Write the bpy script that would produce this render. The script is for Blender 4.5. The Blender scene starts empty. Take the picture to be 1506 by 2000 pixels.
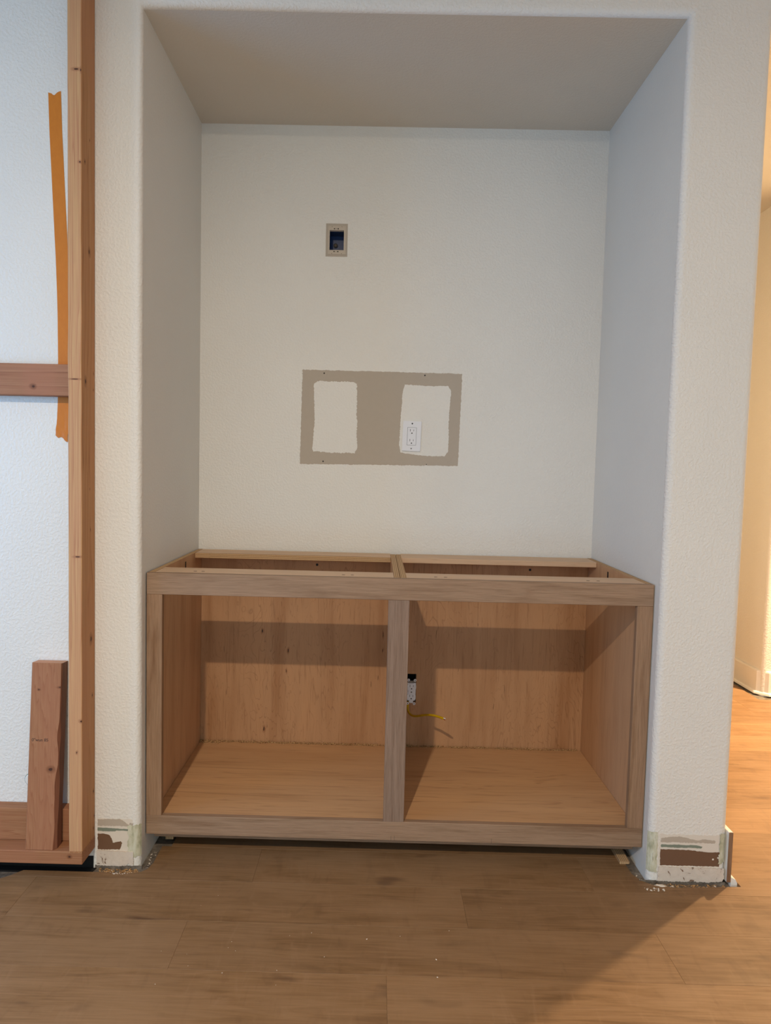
import bpy, bmesh, math, random
from mathutils import Vector, Matrix, noise
from mathutils.geometry import tessellate_polygon
random.seed(7)
scn = bpy.context.scene
COL = scn.collection

# ------------------------------------------------------------------ camera
def make_camera():
    PI_, YA, RO = -.0613, -.0079, .023
    def cam2world(u, v, w):               # u right, v down, w forward (camera axes) -> world
        c, s = math.cos(RO), math.sin(RO); u, v = u*c+v*s, -u*s+v*c
        x, y, z = u, w, -v
        c, s = math.cos(PI_), math.sin(PI_); y, z = y*c-z*s, y*s+z*c
        c, s = math.cos(YA), math.sin(YA); x, y = x*c+y*s, -x*s+y*c
        return Vector((x, y, z))
    r, up, b = cam2world(1, 0, 0), cam2world(0, -1, 0), -cam2world(0, 0, 1)
    cd = bpy.data.cameras.new('camera'); co = bpy.data.objects.new('camera', cd); COL.objects.link(co)
    m = Matrix(((r.x, up.x, b.x, .6852), (r.y, up.y, b.y, -1.9291), (r.z, up.z, b.z, 1.2175), (0, 0, 0, 1)))
    co.matrix_world = m
    cd.sensor_fit = 'VERTICAL'; cd.sensor_height = 24; cd.sensor_width = 18
    cd.lens = 1300/2000*24
    cd.shift_x = 29.26/2000; cd.shift_y = -8.17/2000
    cd.clip_start = .02
    scn.camera = co
make_camera()

# ------------------------------------------------------------------ world, lights, exposure
w = bpy.data.worlds.new('world'); scn.world = w; w.use_nodes = True
bg = w.node_tree.nodes['Background']; bg.inputs[0].default_value = (.69, .90, 1.03, 1); bg.inputs[1].default_value = 1.36

def area(name, loc, target, energy, color, size, size_y=None, shape='DISK'):
    ld = bpy.data.lights.new(name, 'AREA'); ld.energy = energy; ld.color = color
    ld.shape = shape; ld.size = size
    if size_y: ld.size_y = size_y
    o = bpy.data.objects.new(name, ld); COL.objects.link(o); o.location = loc
    o.rotation_euler = (Vector(target)-Vector(loc)).to_track_quat('-Z', 'Y').to_euler()
    return o
area('room_downlight', (.10, -2.7, 2.655), (.10, -2.7, 0), 86, (1, .84, .66), .075)
area('hall_downlight', (3.28, 1.2, 2.70), (3.28, 1.2, 0), 95, (1, .73, .42), .09)
sl = bpy.data.lights.new('hall_downlight_beam', 'SPOT'); sl.energy = 600; sl.color = (1, .70, .40); sl.spot_size = math.radians(85); sl.spot_blend = 1; sl.shadow_soft_size = .04
so = bpy.data.objects.new('hall_downlight_beam', sl); COL.objects.link(so); so.location = (3.28, 1.2, 2.69)
area('window_daylight', (-1.95, -1.15, 1.25), (.7, .25, .95), 29, (.10, .46, 1.0), .9, 1.2, 'RECTANGLE')
scn.view_settings.view_transform = 'Standard'; scn.view_settings.look = 'None'
scn.view_settings.gamma = 1; scn.view_settings.use_curve_mapping = False
scn.view_settings.exposure = 0.0

# ------------------------------------------------------------------ materials
def lin(c):
    out = []
    for v in c:
        v /= 255
        out.append(v/12.92 if v <= .04045 else ((v+.055)/1.055)**2.4)
    return (*out, 1)
class NT:
    def __init__(s, name):
        s.m = bpy.data.materials.new(name); s.m.use_nodes = True; s.t = s.m.node_tree
        s.b = s.t.nodes['Principled BSDF']
    def n(s, typ, **kw):
        nd = s.t.nodes.new(typ)
        for k, v in kw.items():
            if k.startswith('i_'): nd.inputs[k[2:].replace('_', ' ')].default_value = v
            else: setattr(nd, k, v)
        return nd
    def l(s, a, b): s.t.links.new(a, b)
    def val(s, x, inp):
        if hasattr(x, 'is_output'): s.l(x, inp)
        else: inp.default_value = x
    def math(s, op, a, b=0., c=None):
        nd = s.n('ShaderNodeMath', operation=op); s.val(a, nd.inputs[0]); s.val(b, nd.inputs[1])
        if c is not None: s.val(c, nd.inputs[2])
        return nd.outputs[0]
    def mix(s, f, a, b, blend='MIX'):
        nd = s.n('ShaderNodeMix', data_type='RGBA', blend_type=blend)
        s.val(f, nd.inputs[0]); s.val(a, nd.inputs[6]); s.val(b, nd.inputs[7]); return nd.outputs[2]
    def coords(s, scale=(1, 1, 1), rand=0.):
        tc = s.n('ShaderNodeTexCoord'); mp = s.n('ShaderNodeMapping'); mp.inputs['Scale'].default_value = scale
        src = tc.outputs['Object']
        if rand:
            oi = s.n('ShaderNodeObjectInfo'); va = s.n('ShaderNodeVectorMath', operation='ADD')
            cb = s.n('ShaderNodeCombineXYZ')
            for i in range(3): s.l(s.math('MULTIPLY', oi.outputs['Random'], rand*(1+.7*i)), cb.inputs[i])
            s.l(src, va.inputs[0]); s.l(cb.outputs[0], va.inputs[1]); src = va.outputs[0]
        s.l(src, mp.inputs[0]); return mp.outputs[0]
    def noise(s, vec, scale, detail=3, rough=.5, dist=0.):
        nd = s.n('ShaderNodeTexNoise'); s.l(vec, nd.inputs['Vector'])
        nd.inputs['Scale'].default_value = scale; nd.inputs['Detail'].default_value = detail
        nd.inputs['Roughness'].default_value = rough; nd.inputs['Distortion'].default_value = dist
        return nd.outputs[0]
    def ramp(s, f, stops):
        nd = s.n('ShaderNodeValToRGB'); s.l(f, nd.inputs[0]); e = nd.color_ramp.elements
        while len(e) < len(stops): e.new(.5)
        for i, (p, c) in enumerate(stops):
            e[i].position = p; e[i].color = c if len(c) == 4 else (*c, 1)
        return nd.outputs[0]
    def rng(s, f, a, b, c=0., d=1., smooth=True):
        nd = s.n('ShaderNodeMapRange', interpolation_type='SMOOTHSTEP' if smooth else 'LINEAR')
        s.l(f, nd.inputs[0]); nd.inputs[1].default_value = a; nd.inputs[2].default_value = b
        nd.inputs[3].default_value = c; nd.inputs[4].default_value = d; return nd.outputs[0]
    def bump(s, h, strength, dist):
        nd = s.n('ShaderNodeBump'); nd.inputs['Strength'].default_value = strength; nd.inputs['Distance'].default_value = dist
        s.l(h, nd.inputs['Height']); s.l(nd.outputs[0], s.b.inputs['Normal'])
    def spots(s, base, lst, ax, col, warp=.004, sharp=2.):
        """dark elongated marks with a place of their own; lst of (u, v, ru, rv); ax = the two object axes"""
        tc = s.n('ShaderNodeTexCoord'); sp = s.n('ShaderNodeSeparateXYZ'); s.l(tc.outputs['Object'], sp.inputs[0])
        nz = s.n('ShaderNodeTexNoise'); s.l(tc.outputs['Object'], nz.inputs['Vector']); nz.inputs['Scale'].default_value = 45
        d = s.math('MULTIPLY', s.math('SUBTRACT', nz.outputs[0], .5), warp*4)
        U = s.math('ADD', sp.outputs[ax[0]], d); V = sp.outputs[ax[1]]
        tot = None
        for (u, v, ru, rv) in lst:
            a = s.math('POWER', s.math('DIVIDE', s.math('SUBTRACT', U, u), ru), 2.)
            b = s.math('POWER', s.math('DIVIDE', s.math('SUBTRACT', V, v), rv), 2.)
            m = s.math('SUBTRACT', 1., s.math('ADD', a, b)); m = s.math('MULTIPLY', m, sharp)
            m.node.use_clamp = True
            tot = m if tot is None else s.math('MAXIMUM', tot, m)
        return s.mix(tot, base, col)
    def out(s, col, rough=.6, spec=.4):
        s.val(col, s.b.inputs['Base Color']); s.val(rough, s.b.inputs['Roughness'])
        s.b.inputs['Specular IOR Level'].default_value = spec
        return s.m

def plain(name, rgb, rough=.5, spec=.4, metal=0.):
    k = NT(name); c = lin(rgb); v = k.coords()
    n = k.noise(v, 60, 3)
    col = k.mix(k.math('MULTIPLY', n, .25), c, tuple(x*.8 for x in c[:3])+(1,))
    k.b.inputs['Metallic'].default_value = metal
    return k.out(col, rough, spec)

def wall_paint(name, rgb, bump=.55, rough=.45):
    k = NT(name); c = lin(rgb); v = k.coords()
    big = k.noise(v, 2.2, 3)
    col = k.mix(k.rng(big, .3, .7), c, tuple(x*.965 for x in c[:3])+(1,))
    n1 = k.noise(v, 125, 2, .5); n2 = k.noise(v, 420, 2, .5)
    h = k.math('ADD', k.rng(n1, .38, .66), k.math('MULTIPLY', n2, .15))
    k.bump(h, bump, .0011)
    return k.out(col, rough, .45)
M = {}
M['wall'] = wall_paint('textured_wall_paint', (228, 224, 216))
M['wall_smooth'] = wall_paint('smooth_wall_paint', (224, 220, 212), .22)
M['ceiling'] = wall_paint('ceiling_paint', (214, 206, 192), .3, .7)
M['taupe'] = plain('taupe_old_paint', (182, 169, 153), .65)
M['swatch'] = wall_paint('white_patch_paint', (228, 224, 216), .45, .5)
M['trim'] = plain('white_trim_paint', (232, 228, 220), .35)
M['green'] = plain('dull_green_old_paint', (124, 132, 116), .7)
M['brownpaper'] = plain('brown_paper_face', (112, 82, 60), .85)
M['primer'] = plain('pinkish_white_primer', (220, 210, 196), .6)
def putty():
    k = NT('greenish_putty'); v = k.coords((1, 1, .35))
    n = k.noise(v, 60, 4, .6)
    col = k.ramp(n, [(.3, lin((150, 150, 120))), (.5, lin((196, 192, 166))), (.62, lin((206, 204, 184))), (.75, lin((150, 140, 110)))])
    k.bump(n, .7, .003); return k.out(col, .75)
M['putty'] = putty()
def crusty():
    k = NT('chipped_white_paint'); v = k.coords()
    n = k.noise(v, 38, 5, .65, 1.); 
    col = k.ramp(n, [(.0, lin((110, 84, 62))), (.36, lin((120, 92, 70))), (.385, lin((205, 192, 178))), (1, lin((224, 212, 198)))])
    k.bump(n, .6, .003); return k.out(col, .75)
M['crusty'] = crusty()
def concrete():
    k = NT('dusty_subfloor'); v = k.coords()
    n = k.noise(v, 30, 6, .7)
    col = k.ramp(n, [(.3, lin((62, 55, 48))), (.55, lin((120, 110, 98))), (.75, lin((160, 150, 136)))])
    k.bump(n, .5, .004); return k.out(col, .9)
M['subfloor'] = concrete()
M['black'] = plain('black_plastic', (16, 16, 17), .5)
M['gap_shade'] = plain('black_gap_shade', (22, 20, 18), .85)  # near-black colour standing in for shade under the timber frame
M['blue'] = plain('blue_box_plastic', (22, 52, 100), .35)
M['plastic'] = plain('white_plastic', (232, 231, 234), .28)
M['offwhite'] = plain('almond_plastic', (190, 176, 158), .45)
M['slot'] = plain('dark_slot', (24, 22, 22), .6)
M['steel'] = plain('screw_steel', (120, 118, 114), .35, .5, .8)
M['copper'] = plain('copper_wire', (200, 130, 95), .35, .5, .8)
M['ink'] = plain('stamp_ink', (58, 44, 42), .8)
M['graph'] = plain('pencil_grey', (110, 92, 78), .8)
M['plaster'] = plain('plaster_crumb', (225, 214, 198), .9)
def saw():
    k = NT('sawdust'); n = k.noise(k.coords(), 420, 2)
    return k.out(k.ramp(n, [(.35, lin((92, 64, 38))), (.5, lin((170, 128, 82))), (.65, lin((222, 186, 134)))]), .95)
M['sawdust'] = saw()
def cable_mat():
    k = NT('yellow_cable_jacket'); v = k.coords(); n = k.noise(v, 80, 2)
    return k.out(k.mix(n, lin((214, 176, 22)), lin((188, 150, 16))), .4)
M['cable'] = cable_mat()
def tape_mat():
    k = NT('orange_masking_tape'); v = k.coords((1, 1, .6)); n = k.noise(v, 60, 4, .6)
    n2 = k.noise(k.coords((30, 30, 2)), 3, 3)
    k.bump(k.math('ADD', n, n2), .35, .0015)
    return k.out(k.mix(n, lin((208, 126, 34)), lin((190, 108, 24))), .55)
M['tape'] = tape_mat()

def laminate():
    k = NT('laminate_plank'); 
    v = k.coords((1.1, 9, 1), 13.)
    n = k.noise(v, 3.2, 5, .6, 1.2)
    v2 = k.coords((2.2, 70, 2), 9.); n2 = k.noise(v2, 3, 4, .65)
    v3 = k.coords((3.4, 9, 1), 21.); n3 = k.noise(v3, 1.5, 2, .5)          # sparse knots
    v4 = k.coords((1.5, 2.5, 1), 5.); n4 = k.noise(v4, 2.2, 3)
    col = k.ramp(n, [(.25, lin((112, 82, 52))), (.42, lin((134, 101, 67))), (.6, lin((145, 111, 77))), (.8, lin((124, 92, 59)))])
    col = k.mix(k.rng(n2, .35, .7, 0, .35), col, lin((100, 71, 47)))
    v5 = k.coords((16, 5, 1), 8.); n5 = k.noise(v5, 1.6, 3, .6, .8)
    col = k.mix(k.rng(n5, .55, .75, 0, .18), col, lin((166, 132, 100)))
    col = k.mix(k.rng(n5, .45, .28, 0, .22), col, lin((96, 68, 44)))
    col = k.mix(k.rng(n3, .65, .80, 0, .8), col, lin((80, 55, 37)))
    col = k.mix(k.rng(n4, .35, .7, 0, .4), col, lin((152, 120, 88)))
    oi = k.n('ShaderNodeObjectInfo')
    hs = k.n('ShaderNodeHueSaturation'); k.l(k.rng(oi.outputs['Random'], 0, 1, .86, 1.10, False), hs.inputs['Value']); k.l(col, hs.inputs['Color'])
    k.bump(k.math('ADD', n2, k.math('MULTIPLY', n, .5)), .12, .0008)
    return k.out(hs.outputs[0], k.rng(n2, .2, .8, .46, .62), .3)
M['laminate'] = laminate()

def fir(name, axis, light, mid, dark, ring=1., spots=None, sax=(0, 2), rand=3.):
    """softwood with long growth lines along axis"""
    k = NT(name)
    st = [1, 1, 1]; st[axis] = .03
    v = k.coords(tuple(st), rand)
    warp = k.noise(v, 9, 2, .5, .6)
    tcs = k.n('ShaderNodeSeparateXYZ'); k.l(k.coords((1, 1, 1), rand), tcs.inputs[0])
    oth = [tcs.outputs[i] for i in range(3) if i != axis]
    wv = k.math('ADD', k.math('MULTIPLY', k.math('ADD', oth[0], oth[1]), 85*ring), k.math('ADD', k.math('MULTIPLY', warp, 9), k.math('MULTIPLY', k.noise(v, 42, 2, .6), 5*ring)))
    fr = k.math('FRACT', wv)
    dk = tuple((a+b*1.4)/2.4 for a, b in zip(mid, dark))
    line = k.ramp(fr, [(0, lin(light)), (.5, lin(tuple((a+b)/2 for a, b in zip(light, mid)))), (.80, lin(mid)), (.90, lin(dk)), (.95, lin(mid)), (1, lin(light))])
    st2 = [14, 14, 14]; st2[axis] = .5
    g = k.noise(k.coords(tuple(st2), rand), 14, 3, .6)
    col = k.mix(k.rng(g, .3, .7, 0, .3), line, lin(dark))
    big = k.noise(k.coords((5, 5, 1), rand), 1.6, 2)
    col = k.mix(k.rng(big, .4, .65, 0, .55), col, lin((light[0]-4, light[1]-12, light[2]-6)))
    if spots: col = k.spots(col, [(a, b, c*1.7, d*1.7) for a, b, c, d in spots], sax, tuple(x*.9 for x in lin(dark)[:3])+(1,), .003, .9)
    if spots: col = k.spots(col, [(a, b, c*.6, d*.6) for a, b, c, d in spots], sax, lin((74, 44, 30)), .002)
    k.bump(g, .2, .001)
    return k.out(col, .62, .3)
R1 = ((200, 160, 114), (190, 142, 104), (164, 112, 80))
R2 = ((166, 120, 84), (154, 104, 70), (124, 77, 48))
M['fir_stud'] = fir('fir_stud', 2, *R1, 1.0, [(-.143, 2.261, .011, .004), (-.131, 2.259, .002, .007), (-.134, 2.02, .004, .004), (-.150, 1.44, .02, .0022), (-.144, .948, .013, .003), (-.136, .478, .006, .005), (-.149, .387, .003, .005)], (0, 2))
M['fir_stud_side'] = fir('fir_stud_side', 2, (188, 140, 96), (178, 126, 80), (146, 96, 56), .5,
    [(-.039, 1.798, .007, .011), (-.064, 1.437, .006, .012), (-.037, 2.101, .002, .004), (-.068, 2.03, .004, .006), (-.012, 1.465, .002, .005), (-.012, 1.419, .002, .005), (-.029, .70, .008, .014), (-.011, .236, .004, .007), (-.006, .158, .003, .006), (-.011, .123, .003, .006), (-.036, 1.136, .002, .004), (-.033, 1.02, .002, .006), (-.02, .53, .004, .006)], (1, 2))
M['fir_plate'] = fir('fir_plate', 0, *R2, 1., [(-.172, .080, .006, .005)], (0, 2))
M['fir_brace'] = fir('fir_brace', 0, (170, 124, 92), (156, 108, 78), (118, 74, 50), .35, [(-.291, 1.423, .008, .006)], (0, 2))
M['fir_edge'] = fir('fir_edge_board', 0, *R2, 1.6)
M['fir_cut'] = fir('fir_offcut', 2, *R2, 1.1, [(-.235, .325, .010, .008), (-.279, .552, .004, .003), (-.216, .56, .009, .003)], (0, 2))
M['fir_cut_dark'] = fir('fir_offcut_bark_side', 2, (140, 96, 70), (122, 80, 56), (80, 48, 34), 1.)
M['endgrain'] = fir('fir_end_grain', 1, (205, 158, 122), (190, 140, 104), (160, 108, 76), 3.)

def oak(name, axis, base=(176, 146, 122)):
    k = NT(name); st = [120, 120, 120]; st[axis] = 4
    v = k.coords(tuple(st), 4.)
    n = k.noise(v, 3.2, 4, .7)
    st = [9, 9, 9]; st[axis] = .7
    n2 = k.noise(k.coords(tuple(st), 6.), 2.5, 4, .55, 1.5)
    b = base
    col = k.ramp(n2, [(.3, lin((b[0]-20, b[1]-22, b[2]-22))), (.5, lin(b)), (.7, lin((b[0]+6, b[1]+4, b[2]+4)))])
    col = k.mix(k.rng(n, .42, .75, 0, .42), col, lin((b[0]-48, b[1]-48, b[2]-46)))
    col = k.mix(k.rng(n, .5, .28, 0, .25), col, lin((b[0]+26, b[1]+24, b[2]+22)))
    k.bump(n, .18, .0007)
    return k.out(col, .55, .35)
M['oak_h'] = oak('oak_rail', 0, (150, 122, 97)); M['oak_v'] = oak('oak_stile', 2, (148, 117, 90))
M['oak_m'] = oak('oak_mullion', 2, (140, 116, 98))

def maple(name, axis, spots=None, base=(180, 136, 97), curly=1., lines=.7, ax=.22, blotch=1.):
    """plywood veneer: pale, faint cathedral lines, a few dark pitch marks"""
    k = NT(name); st = [1, 1, 1]; st[axis] = ax
    v = k.coords(tuple(st), 0)
    warp = k.noise(v, 7, 4, .55, .4)
    fr = k.math('FRACT', k.math('MULTIPLY', warp, 26*curly))
    line = k.ramp(fr, [(0, (0, 0, 0)), (.78, (0, 0, 0)), (.9, (1, 1, 1)), (.97, (0, 0, 0)), (1, (0, 0, 0))])
    n2 = k.noise(k.coords(tuple(st), 0), 4, 3)
    fade = k.math('MULTIPLY', line, k.rng(n2, .38, .62, .12*lines, .55*lines))
    b = base; st = [12, 12, 12]; st[axis] = 1.2
    bigm = k.noise(k.coords(tuple(st), 0), 1.3, 3)
    col = k.ramp(bigm, [(.3, lin((b[0]-16*blotch, b[1]-18*blotch, b[2]-18*blotch))), (.5, lin(b)), (.7, lin((b[0]+6, b[1]+4, b[2]+2)))])
    col = k.mix(fade, col, lin((b[0]-78, b[1]-76, b[2]-66)))
    st = [60, 60, 60]; st[axis] = 3
    g = k.noise(k.coords(tuple(st), 0), 3, 3)
    col = k.mix(k.rng(g, .55, .75, 0, .32), col, lin((b[0]-60, b[1]-60, b[2]-55)))
    if spots:
        col = k.spots(col, [(a, c_, d*2.2, e*2.0) for a, c_, d, e in spots[:6]], (0, 2), lin((150, 102, 66)), .003, .9)
        col = k.spots(col, [(a, c_, d*.62, e) for a, c_, d, e in spots], (0, 2), lin((38, 20, 14)), .0012)
    k.bump(g, .06, .0006)
    return k.out(col, .5, .35)
M['maple_back'] = maple('maple_back_panel', 2, [(.257, .575, .003, .008), (.268, .188, .0035, .010), (.360, .50, .0032, .009), (.352, .42, .002, .008),
    (.725, .572, .0018, .014), (.725, .51, .0018, .008), (.71, .402, .0015, .012), (.683, .376, .0013, .015), (.11, .50, .001, .015), (.12, .33, .001, .012), (1.16, .30, .0012, .014), (1.2, .37, .001, .02), (.93, .58, .001, .02), (1.02, .44, .001, .008), (1.09, .62, .0012, .008)])
M['maple_side'] = maple('maple_side_panel', 2, None, (192, 150, 112), .4, .35, .06, .6)
M['maple_floor'] = maple('maple_bottom_panel', 0, None, (196, 154, 112), .6, .6, .05, .4)
M['maple_solid'] = maple('maple_stretcher', 0, None, (206, 174, 142), .3, .35, .08, .4)
M['maple_edge'] = maple('maple_edge_band', 0, None, (200, 168, 134), .4)
def ply(name, ax, layer=.0029):
    """plywood edge: stacked veneers, striped across axis ax"""
    k = NT(name); tc = k.n('ShaderNodeTexCoord'); sp = k.n('ShaderNodeSeparateXYZ'); k.l(tc.outputs['Object'], sp.inputs[0])
    n = k.noise(k.coords((8, 8, 8)), 6, 3)
    u = k.math('ADD', k.math('DIVIDE', sp.outputs[ax], layer*2), k.math('MULTIPLY', n, .15))
    f = k.math('FRACT', k.math('ADD', u, 100.))
    col = k.ramp(f, [(0, lin((206, 176, 134))), (.42, lin((200, 166, 122))), (.48, lin((120, 88, 60))), (.56, lin((160, 124, 88))), (.92, lin((176, 138, 98))), (1, lin((120, 88, 60)))])
    g = k.noise(k.coords((50, 50, 50)), 5, 3)
    col = k.mix(k.rng(g, .55, .75, 0, .4), col, lin((96, 70, 48)))
    return k.out(col, .7, .25)
M['ply_x'] = ply('plywood_edge_across_x', 0); M['ply_z'] = ply('plywood_edge_across_z', 2)
M['bareend'] = oak('bare_board_end', 2, (140, 108, 82))

# ------------------------------------------------------------------ helpers
def link(o, parent=None):
    COL.objects.link(o)
    if parent: o.parent = parent
    return o
def from_bm(name, bm, mats, parent=None, smooth=False, kind=None, label=None):
    bmesh.ops.recalc_face_normals(bm, faces=bm.faces)
    me = bpy.data.meshes.new(name); bm.to_mesh(me); bm.free()
    for m in (mats if isinstance(mats, (list, tuple)) else [mats]): me.materials.append(m)
    if smooth:
        for p in me.polygons: p.use_smooth = True
    o = link(bpy.data.objects.new(name, me), parent)
    if kind: o['kind'] = kind
    if label: o['label'] = label
    return o
def add_box(bm, x0, x1, y0, y1, z0, z1, bevel=0., seg=1, mi=0):
    r = bmesh.ops.create_cube(bm, size=1)
    vs = r['verts']
    for v in vs: v.co = Vector((x0+(v.co.x+.5)*(x1-x0), y0+(v.co.y+.5)*(y1-y0), z0+(v.co.z+.5)*(z1-z0)))
    fs = set(f for v in vs for f in v.link_faces)
    for f in fs: f.material_index = mi
    if bevel:
        es = list(set(e for v in vs for e in v.link_edges))
        bmesh.ops.bevel(bm, geom=es, offset=bevel, segments=seg, affect='EDGES', profile=.5)
def box(name, x0, x1, y0, y1, z0, z1, mat, parent=None, bevel=.0008, seg=1, **kw):
    bm = bmesh.new(); add_box(bm, x0, x1, y0, y1, z0, z1, bevel, seg)
    return from_bm(name, bm, mat, parent, **kw)
def face_mats(o, rules):
    """assign extra materials by face normal: rules = [(test, index)]"""
    for p in o.data.polygons:
        for t, i in rules:
            if t(p.normal, p.center): p.material_index = i
def empty(name, loc, label, cat, group=None):
    o = link(bpy.data.objects.new(name, None)); o.location = loc
    o['label'] = label; o['category'] = cat
    if group: o['group'] = group
    o.empty_display_size = .05
    return o
def reparent(parent, objs):
    """children built in world coordinates: keep them where they are"""
    for o in objs:
        o.parent = parent; o.matrix_parent_inverse = Matrix.Translation(-Vector(parent.location))
def prism(name, poly, z0, z1, mat, parent=None, chamfer=0., **kw):
    bm = bmesh.new()
    a = [bm.verts.new((x, y, z0)) for x, y in poly]; b = [bm.verts.new((x, y, z1)) for x, y in poly]
    n = len(poly); bm.faces.new(a[::-1]); top = bm.faces.new(b)
    for i in range(n): bm.faces.new((a[i], a[(i+1) % n], b[(i+1) % n], b[i]))
    if chamfer: bmesh.ops.bevel(bm, geom=list(top.edges), offset=chamfer, segments=1, affect='EDGES')
    return from_bm(name, bm, mat, parent, **kw)
def quadmesh(name, polys, mat, parent=None, **kw):
    bm = bmesh.new(); cache = {}
    def V(p):
        k = tuple(round(c, 5) for c in p)
        if k not in cache: cache[k] = bm.verts.new(p)
        return cache[k]
    for p in polys: bm.faces.new([V(q) for q in p])
    me = bpy.data.meshes.new(name); bm.to_mesh(me); bm.free(); me.materials.append(mat)
    o = link(bpy.data.objects.new(name, me), parent)
    for k_, v in kw.items(): o[k_] = v
    return o
def holed(x0, x1, z0, z1, holes):
    xs = sorted({x0, x1, *[h[0] for h in holes], *[h[1] for h in holes]}); zs = sorted({z0, z1, *[h[2] for h in holes], *[h[3] for h in holes]})
    out = []
    for i in range(len(xs)-1):
        for j in range(len(zs)-1):
            cx, cz = (xs[i]+xs[i+1])/2, (zs[j]+zs[j+1])/2
            if any(h[0] < cx < h[1] and h[2] < cz < h[3] for h in holes): continue
            out.append((xs[i], xs[i+1], zs[j], zs[j+1]))
    return out
def holed_panel(name, x0, x1, z0, z1, yf, yb, holes, mat, parent=None, **kw):
    """vertical panel in XZ facing -y, thickness yf..yb, with clean rectangular holes"""
    P = []
    for a, b, c, d in holed(x0, x1, z0, z1, holes):
        P.append([(a, yf, c), (b, yf, c), (b, yf, d), (a, yf, d)])
        P.append([(a, yb, c), (a, yb, d), (b, yb, d), (b, yb, c)])
    for k, (a, b, c, d) in enumerate([(x0, x1, z0, z1)]+list(holes)):
        q = [[(a, yf, c), (a, yf, d), (a, yb, d), (a, yb, c)], [(b, yf, c), (b, yb, c), (b, yb, d), (b, yf, d)],
             [(a, yf, d), (b, yf, d), (b, yb, d), (a, yb, d)], [(a, yf, c), (a, yb, c), (b, yb, c), (b, yf, c)]]
        P += q if k == 0 else [f[::-1] for f in q]
    bm = bmesh.new(); cache = {}
    def V(p):
        kk = tuple(round(c, 5) for c in p)
        if kk not in cache: cache[kk] = bm.verts.new(p)
        return cache[kk]
    # split outline quads at grid verts is unnecessary visually
    for p in P: bm.faces.new([V(q) for q in p])
    me = bpy.data.meshes.new(name); bm.to_mesh(me); bm.free(); me.materials.append(mat)
    o = link(bpy.data.objects.new(name, me), parent)
    for k_, v in kw.items(): o[k_] = v
    return o
def ragged(pts, amp, step=.004, seed=0):
    """outline in 2D with jittered edges"""
    rr = random.Random(seed); out = []
    for i in range(len(pts)):
        (x0, y0), (x1, y1) = pts[i], pts[(i+1) % len(pts)]
        L = math.hypot(x1-x0, y1-y0); n = max(1, int(L/step)); nx, ny = -(y1-y0)/L, (x1-x0)/L
        for k in range(n):
            t = k/n; j = 0 if k == 0 else (rr.random()-.5)*2*amp + amp*1.2*noise.noise(Vector((x0*9+t*L*30, y0*9+seed, i*3.1)))
            out.append((x0+(x1-x0)*t+nx*j, y0+(y1-y0)*t+ny*j))
    return out
def patch_xz(name, pts, y, mat, parent, thick=.0004, amp=.0015, step=.004, seed=0, smooth=0, **kw):
    """a coat of paint / paper on a wall facing -y; its edge has a little depth"""
    pl = ragged(pts, amp, step, seed) if amp else pts
    bm = bmesh.new()
    f = [bm.verts.new((x, y-thick, z)) for x, z in pl]; b = [bm.verts.new((x, y, z)) for x, z in pl]
    n = len(pl)
    for t in tessellate_polygon([[Vector((x, z, 0)) for x, z in pl]]): bm.faces.new([f[i] for i in t])
    for i in range(n): bm.faces.new((f[i], b[i], b[(i+1) % n], f[(i+1) % n]))
    return from_bm(name, bm, mat, parent, **kw)
def disc_y(name, x, y, z, r, d, mat, parent, seg=16, **kw):
    bm = bmesh.new(); bmesh.ops.create_cone(bm, cap_ends=True, segments=seg, radius1=r, radius2=r*.9, depth=d, matrix=Matrix.Translation((x, y-d/2, z)) @ Matrix.Rotation(math.pi/2, 4, 'X'))
    return from_bm(name, bm, mat, parent, **kw)
def rrect(cx, cz, w, h, r, n=5):
    P = []
    for qx, qz, a0 in ((1, 1, 0), (-1, 1, 90), (-1, -1, 180), (1, -1, 270)):
        for k in range(n+1):
            a = math.radians(a0+90*k/n); P.append((cx+qx*(w/2-r)+r*math.cos(a), cz+qz*(h/2-r)+r*math.sin(a)))
    return P
def tube(name, pts, r, mat, parent=None, seg=10, **kw):
    cu = bpy.data.curves.new(name, 'CURVE'); cu.dimensions = '3D'; cu.bevel_depth = r; cu.bevel_resolution = 3; cu.use_fill_caps = True
    sp = cu.splines.new('NURBS'); sp.points.add(len(pts)-1); sp.use_endpoint_u = True; sp.order_u = 4; sp.resolution_u = 6
    for i, p in enumerate(pts): sp.points[i].co = (*p, 1)
    o = bpy.data.objects.new(name, cu)
    me = bpy.data.meshes.new_from_object(o); bpy.data.objects.remove(o); me.materials.clear(); me.materials.append(mat)
    for p in me.polygons: p.use_smooth = True
    o = link(bpy.data.objects.new(name, me), parent)
    for k_, v in kw.items(): o[k_] = v
    return o

# ------------------------------------------------------------------ the setting
W, D, H, R = 1.524, .64, 2.487, .019
ZC = 2.72; ZF = -.008; XC = 1.755                     # ceiling, subfloor, outer face of the right column
XL = -2.3; XR = 4.3; H2 = 2.49

def arc(n=8):                                         # bullnose profile: (outward offset, y) from jamb plane to wall plane
    return [(R-R*math.cos(math.radians(90*i/n)), R-R*math.sin(math.radians(90*i/n))) for i in range(n+1)]
polys = []
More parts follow.
